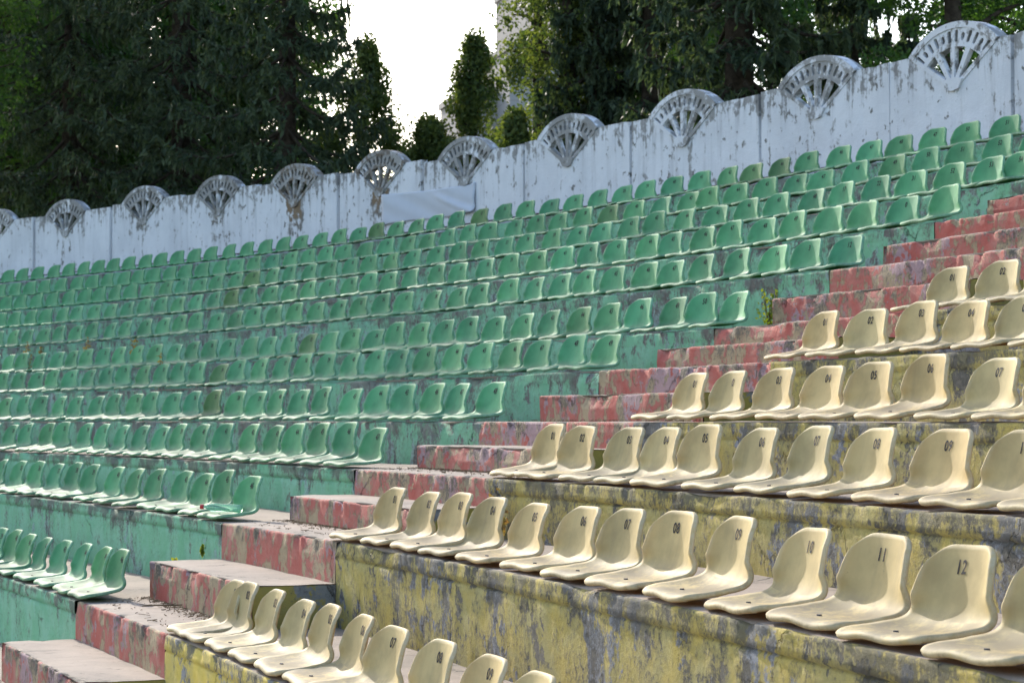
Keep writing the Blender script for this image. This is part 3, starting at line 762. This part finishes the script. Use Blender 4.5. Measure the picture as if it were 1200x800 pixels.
def spruce(loc, h, rad, seed, label, group='spruces behind the wall', z_lo=.0, dens=1.25, top_dens=.3):
    q = np.random.default_rng(seed); root = thing('spruce_tree', label, 'tree', loc, q.random()*6.28, group)
    tb = MB(); tb.tube([(0, 0, -.3), (q.normal(0, .05), q.normal(0, .05), h*.5), (0, 0, h)], [h*.016, h*.010, .01], 9)
    C, D = [], []; z = .5
    while z < h*.985:
        f = z/h; L0 = rad*(1-f)**.78*(.92 if f > .06 else .7); vis_ = 1. if loc[2]+z < 9.3 else top_dens
        nb = 6 if f < .7 else 5; a0 = q.random()*6.28
        for b in range(nb):
            a = a0+2*math.pi*b/nb+q.normal(0, .18); L = L0*(.72+.42*q.random()); dr = L*(.26+.16*q.random())
            ca, sa = math.cos(a), math.sin(a)
            fs = np.linspace(0, 1, 7); px = L*fs; pz = z - dr*np.sin(fs*2.2)*1.1 + L*.10*fs**3
            tb.tube([(ca*x_, sa*x_, z_) for x_, z_ in zip(px, pz)], [.045*(1-f)*(1-.85*g)+.006 for g in fs], 4, cap=False)
            nt = int(dens*vis_*(12+40*L/3.))
            for k in range(nt):
                g = .14+.86*q.random()**.75; side = q.choice((-1, 1)); lw = (.16+.36*(1-g))*L*.62*(.3+.7*q.random())
                x_ = np.interp(g, fs, px); z_ = np.interp(g, fs, pz)
                # a twig: out to the side, then hanging
                tl = .10+.36*q.random(); ns = int(9*(1.0 if vis_ == 1. else .6)); s_ = np.linspace(0, 1, ns)
                lat = side*lw*np.minimum(1, s_*1.6); fw = x_ + .35*lw*s_ ; dz = -tl*s_**1.6*(.5+.5*q.random())
                pts = np.stack([ca*fw - sa*lat, sa*fw + ca*lat, z_ + dz + q.normal(0, .02, ns)], 1)
                C.append(pts); dd = np.gradient(pts, axis=0); D.append(dd/(np.linalg.norm(dd, axis=1, keepdims=True)+1e-6))
        z += (.42+.16*q.random())*(.75+.5*(1-f))
    C, D = np.concatenate(C), np.concatenate(D)
    V, F = leaves(C, np.full(len(C), .15)*(.7+.7*q.random(len(C))), .30, 0, q, D*1.0)
    t = tb.mesh('trunk', [M['bark']], True); link('trunk', t, root)
    link('crown', mesh_from('crown', V, F, [M['spruce']]), root)
    return root

def broad(loc, h, rx, seed, label, mat='broad', group='leafy trees behind the wall', z0=.25, n_cl=150, per=260, leaf=.10, cl_r=.55, name='leafy_tree', column=False):
    q = np.random.default_rng(seed); root = thing(name, label, 'tree', loc, 0, group)
    tb = MB(); tb.tube([(0, 0, -.3), (q.normal(0, .1), q.normal(0, .1), h*.45), (q.normal(0, .15), q.normal(0, .15), h*.85)], [h*.02, h*.013, .02], 9)
    C = []; cl = []
    while len(cl) < n_cl:
        if column:
            f = q.random(); prof = (min(1, (1-f)*1.55)**.85)*(.75+.25*min(1, f*5)); a = q.random()*6.28; rr = rx*prof*(.25+.95*q.random()**.8)*(1+.55*nz(math.cos(a)*2.2, f*9+math.sin(a)*2, seed))
            cl.append((rr*math.cos(a), rr*math.sin(a), h*(z0+(1-z0)*f)))
        else:
            p = q.normal(size=3); p /= np.linalg.norm(p); s = (.35+.65*q.random()**.6)*(1+.25*nz(*(p*1.7+seed)))
            cl.append((p[0]*rx*s, p[1]*rx*s, h*(z0+(1-z0)*.5) + p[2]*h*(1-z0)*.5*s))
    for c in cl:
        c = np.array(c); n = int(per*(.35+1.3*q.random()**1.5)); v = q.normal(size=(n, 3)); v /= np.linalg.norm(v, axis=1, keepdims=True)
        C.append(c + v*(cl_r*(.3+.7*q.random((n, 1))**.5))*np.array([1, 1, 1.35 if column else .72]))
        if q.random() < .4:
            z_ = min(h*.8, max(h*.15, c[2]-.5*math.hypot(c[0], c[1]))); tb.tube([(0, 0, z_), tuple(c*.5+np.array([0, 0, z_*.5+.1])), tuple(c)], [.05, .03, .01], 5, cap=False)
    C = np.concatenate(C); V, F = leaves(C, leaf, .62, .3 if column else 0., q)
    link('trunk', tb.mesh('trunk', [M['bark']], True), root); link('crown', mesh_from('crown', V, F, [M[mat]]), root)
    return root

def gz(x, y):
    r = math.hypot(x-OX, y-OY); return float(np.interp(r, [77, 78.6, 84, 95, 130, 300], [1.6, 1.9, 1.7, 1.0, .2, -.5]))
def at(px, depth): x = (px-600)/F_PX*depth; return (x, depth, gz(x, depth)-.05)

TREES_S = [  # place, depth, height, radius, label
 (80, 44.0, 13.5, 3.3, 'dark spruce behind the wall near its left end'),
 (215, 41.5, 15.0, 3.3, 'tall dark spruce between the leftmost spruce and the one by the sky gap'),
 (335, 38.0, 12.5, 2.5, 'dark spruce with pointed outer twigs at the left edge of the sky gap'),
 (868, 29.5, 14.5, 2.35, 'large spruce with bare trunk showing through drooping branches, behind the wall at right'),
 (765, 34.0, 12.0, 1.75, 'spruce with hanging branches right of the upright sunlit trees'),
 (1000, 31.0, 5.9, 1.75, 'lower spruce between the large trunked spruce and the leafy tree at right'),
 (700, 34.5, 10.5, 1.5, 'slender spruce between the upright trees and the hanging spruce'),
 (1068, 35.0, 5.2, 1.9, 'low spruce behind the left side of the rightmost fan ornament')]
for k, (px, d, h, r, lab) in enumerate(TREES_S): spruce(at(px, d), h, r, 100+k, lab)
TREES_B = [
 (22, 58, 14.5, 3.2, 'leafy tree behind the leftmost spruce, filling the left border', 'broad', .05),
 (-52, 40, 12.0, 1.35, 'leafy tree lit yellow green at the left border before the spruces', 'broad', .2),
 (-15, 50, 12.5, 2.2, 'leafy tree with sunlit yellow edge at the far left', 'broad', .12),
 (150, 54, 13.0, 3.0, 'leafy tree standing behind the left spruces', 'broad', .12),
 (290, 56, 13.0, 2.4, 'leafy tree filling the gap behind the two taller left spruces', 'broad', .12),
 (478, 60, 6.6, .75, 'distant small tree under the sky gap', 'broad', .1),
 (1128, 27, 7.6, 1.15, 'leafy tree behind the fan ornament at the right end', 'broad', .22),
 (1228, 30, 9.8, 1.25, 'leafy tree at the right border of the photo', 'broad', .15),
 (1172, 37, 8.6, 1.7, 'leafy tree filling the gap behind the two right border trees', 'broad', .1),
 (915, 46, 10.5, 1.9, 'leafy tree behind the right spruces', 'broad', .1),
 (790, 48, 10.5, 1.5, 'smaller leafy tree behind the hanging spruce branches', 'broad', .1)]
for k, (px, d, h, r, lab, mt, z0) in enumerate(TREES_B):
    sc = d/40; broad(at(px, d), h, r, 300+k, lab, mt, z0=z0, n_cl=int(60+52*r*r), per=170, leaf=.085*max(.8, sc), cl_r=min(.5, .16+.22*r)*max(.8, sc))
TREES_C = [
 (557, 41.5, 5.5, 1.12, 'thin upright tree standing alone in the sky gap before the beige building'),
 (430, 42.0, 5.4, 1.25, 'upright dark tree at the right flank of the sky gap spruce'),
 (634, 37.0, 9.8, .68, 'tall upright tree with sunlit left edge, right of the sky gap'),
 (668, 35.0, 8.8, .80, 'upright tree between the sunlit upright tree and the right spruces'),
 (604, 33.5, 2.7, .42, 'short sunlit upright bush below the tall upright tree'),
 (503, 41.0, 3.8, 1.2, 'low rounded sunlit bush left of the thin upright tree')]
for k, (px, d, h, r, lab) in enumerate(TREES_C):
    broad(at(px, d), h, r, 500+k, lab, 'column', 'upright trees behind the wall', .02, int(80+120*r), 135, .078, .22, 'upright_tree', True)

# ------------------------------------------------------------------ apartment building
def building():
    D = 150.; m = NT('beige_render'); n = m.noise(m.obj(), .4, 6, .6)
    x, y, z = m.sep(m.obj()); seam = m.math('SUBTRACT', 1., m.step(m.math('PINGPONG', z, 1.4), .02, .05))
    m.base(m.mix(m.math('MULTIPLY', seam, .5), m.mix(n, (.36, .34, .335), (.31, .295, .295)), (.25, .22, .2)), .9, .2)
    w = NT('window_glass'); w.base((.05, .06, .07), .15, .5)
    fr = simple('window_frame_paint', (.6, .6, .58), .6, .3, .1)
    root = thing('apartment_building', 'tall pale beige apartment building standing beyond the trees in the sky gap', 'building', ((604-600)/F_PX*D, D, -1), R_(0))
    ang = R_(76)    # direction of the long side face, running away to the left
    e1 = np.array([-math.cos(ang), math.sin(ang)]); e2 = np.array([math.sin(ang), math.cos(ang)])
    def block(c0, l1, l2, h, nm):
        c0 = np.array(c0); V = []
        for zz in (0, h):
            for a, b in ((0, 0), (l1, 0), (l1, l2), (0, l2)): p = c0+e1*a+e2*b; V.append((p[0], p[1], zz))
        b = MB(); b.add(V, [(0, 1, 5, 4), (1, 2, 6, 5), (2, 3, 7, 6), (3, 0, 4, 7), (4, 5, 6, 7)])
        wl_ = link(nm, b.mesh(nm, [m.mat]), root)
        # parapet strip
        pb = MB()
        q = [(c0+e1*a+e2*bb) for a, bb in ((-.15, -.15), (l1+.15, -.15), (l1+.15, l2+.15), (-.15, l2+.15))]
        pb.add([(p[0], p[1], zz) for zz in (h+.003, h+.45) for p in q], [(3, 2, 1, 0), (4, 5, 6, 7)]+[(j, (j+1) % 4, 4+(j+1) % 4, 4+j) for j in range(4)])
        link('parapet', pb.mesh('parapet', [m.mat]), wl_)
        return c0
    def windows(c0, l1, h, off):
        for fl in range(int(h//2.8)):
            for k in range(int(l1//3.6)):
                a = 1.0+3.6*k; z0 = 1.0+2.8*fl
                if z0 < 12: continue
                wb, gb = MB(), MB()
                for bmm, g, dd in ((wb, .12, .03), (gb, 0., .05)):
                    P_ = [c0+e1*aa-e2*off*dd for aa in (a-g, a+1.5+g)]
                    bmm.add([(P_[0][0], P_[0][1], z0-g), (P_[1][0], P_[1][1], z0-g), (P_[1][0], P_[1][1], z0+1.5+g), (P_[0][0], P_[0][1], z0+1.5+g)], [(0, 1, 2, 3)])
                f = link('window', wb.mesh('window', [fr]), root); link('pane', gb.mesh('pane', [w.mat]), f)
    # tall part, its narrow end to the viewer
    A = block((-.35, 0), 16, 10, 25.8, 'main_wall')
    B = block((-3.4, 3.), 8, 2.2, 23.2, 'lower_wing_wall'); windows(B, 8, 22, 1)
    Cc = block((3.4, 8.), 20, 12, 34., 'tower_wall')
building()

# ------------------------------------------------------------------ light, sky, camera
w = bpy.data.worlds.new("World"); SC.world = w; w.use_nodes = True
sky = w.node_tree.nodes.new('ShaderNodeTexSky'); sky.sky_type = 'NISHITA'; sky.sun_disc = False
sky.sun_elevation = SUN_EL; sky.sun_rotation = SUN_AZ % (2*math.pi); sky.altitude = 100; sky.air_density = 1.; sky.dust_density = 1.6; sky.ozone_density = 1.
w.node_tree.links.new(sky.outputs[0], w.node_tree.nodes['Background'].inputs[0]); w.node_tree.nodes['Background'].inputs[1].default_value = .15
sd = bpy.data.lights.new('sun', 'SUN'); sd.energy = 2.4; sd.angle = R_(.53); sd.color = (1., .93, .82)
so = bpy.data.objects.new('sun', sd); COL.objects.link(so)
to_sun = Vector((math.sin(SUN_AZ)*math.cos(SUN_EL), math.cos(SUN_AZ)*math.cos(SUN_EL), math.sin(SUN_EL)))
so.rotation_euler = to_sun.to_track_quat('Z', 'Y').to_euler(); so.location = to_sun*50

cd = bpy.data.cameras.new('camera'); cam = bpy.data.objects.new('camera', cd); COL.objects.link(cam)
cd.sensor_width = 36; cd.lens = F_PX/1200*36; cd.clip_end = 5000; cd.clip_start = .1
cam.rotation_mode = 'XYZ'; cam.rotation_euler = (math.pi/2+PITCH, 0, 0)
cam.rotation_euler = (cam.rotation_euler.to_matrix() @ __import__('mathutils').Matrix.Rotation(-ROLL*-1, 3, 'Z')).to_euler()
cd.dof.use_dof = True; cd.dof.focus_distance = 8.5; cd.dof.aperture_fstop = 11.
SC.camera = cam
SC.view_settings.view_transform = 'Standard'; SC.view_settings.look = 'None'; SC.view_settings.gamma = 1; SC.view_settings.use_curve_mapping = False
SC.view_settings.exposure = 1.36
SC.cycles.max_bounces = 6; SC.cycles.transparent_max_bounces = 8
SC.cycles.use_denoising = True
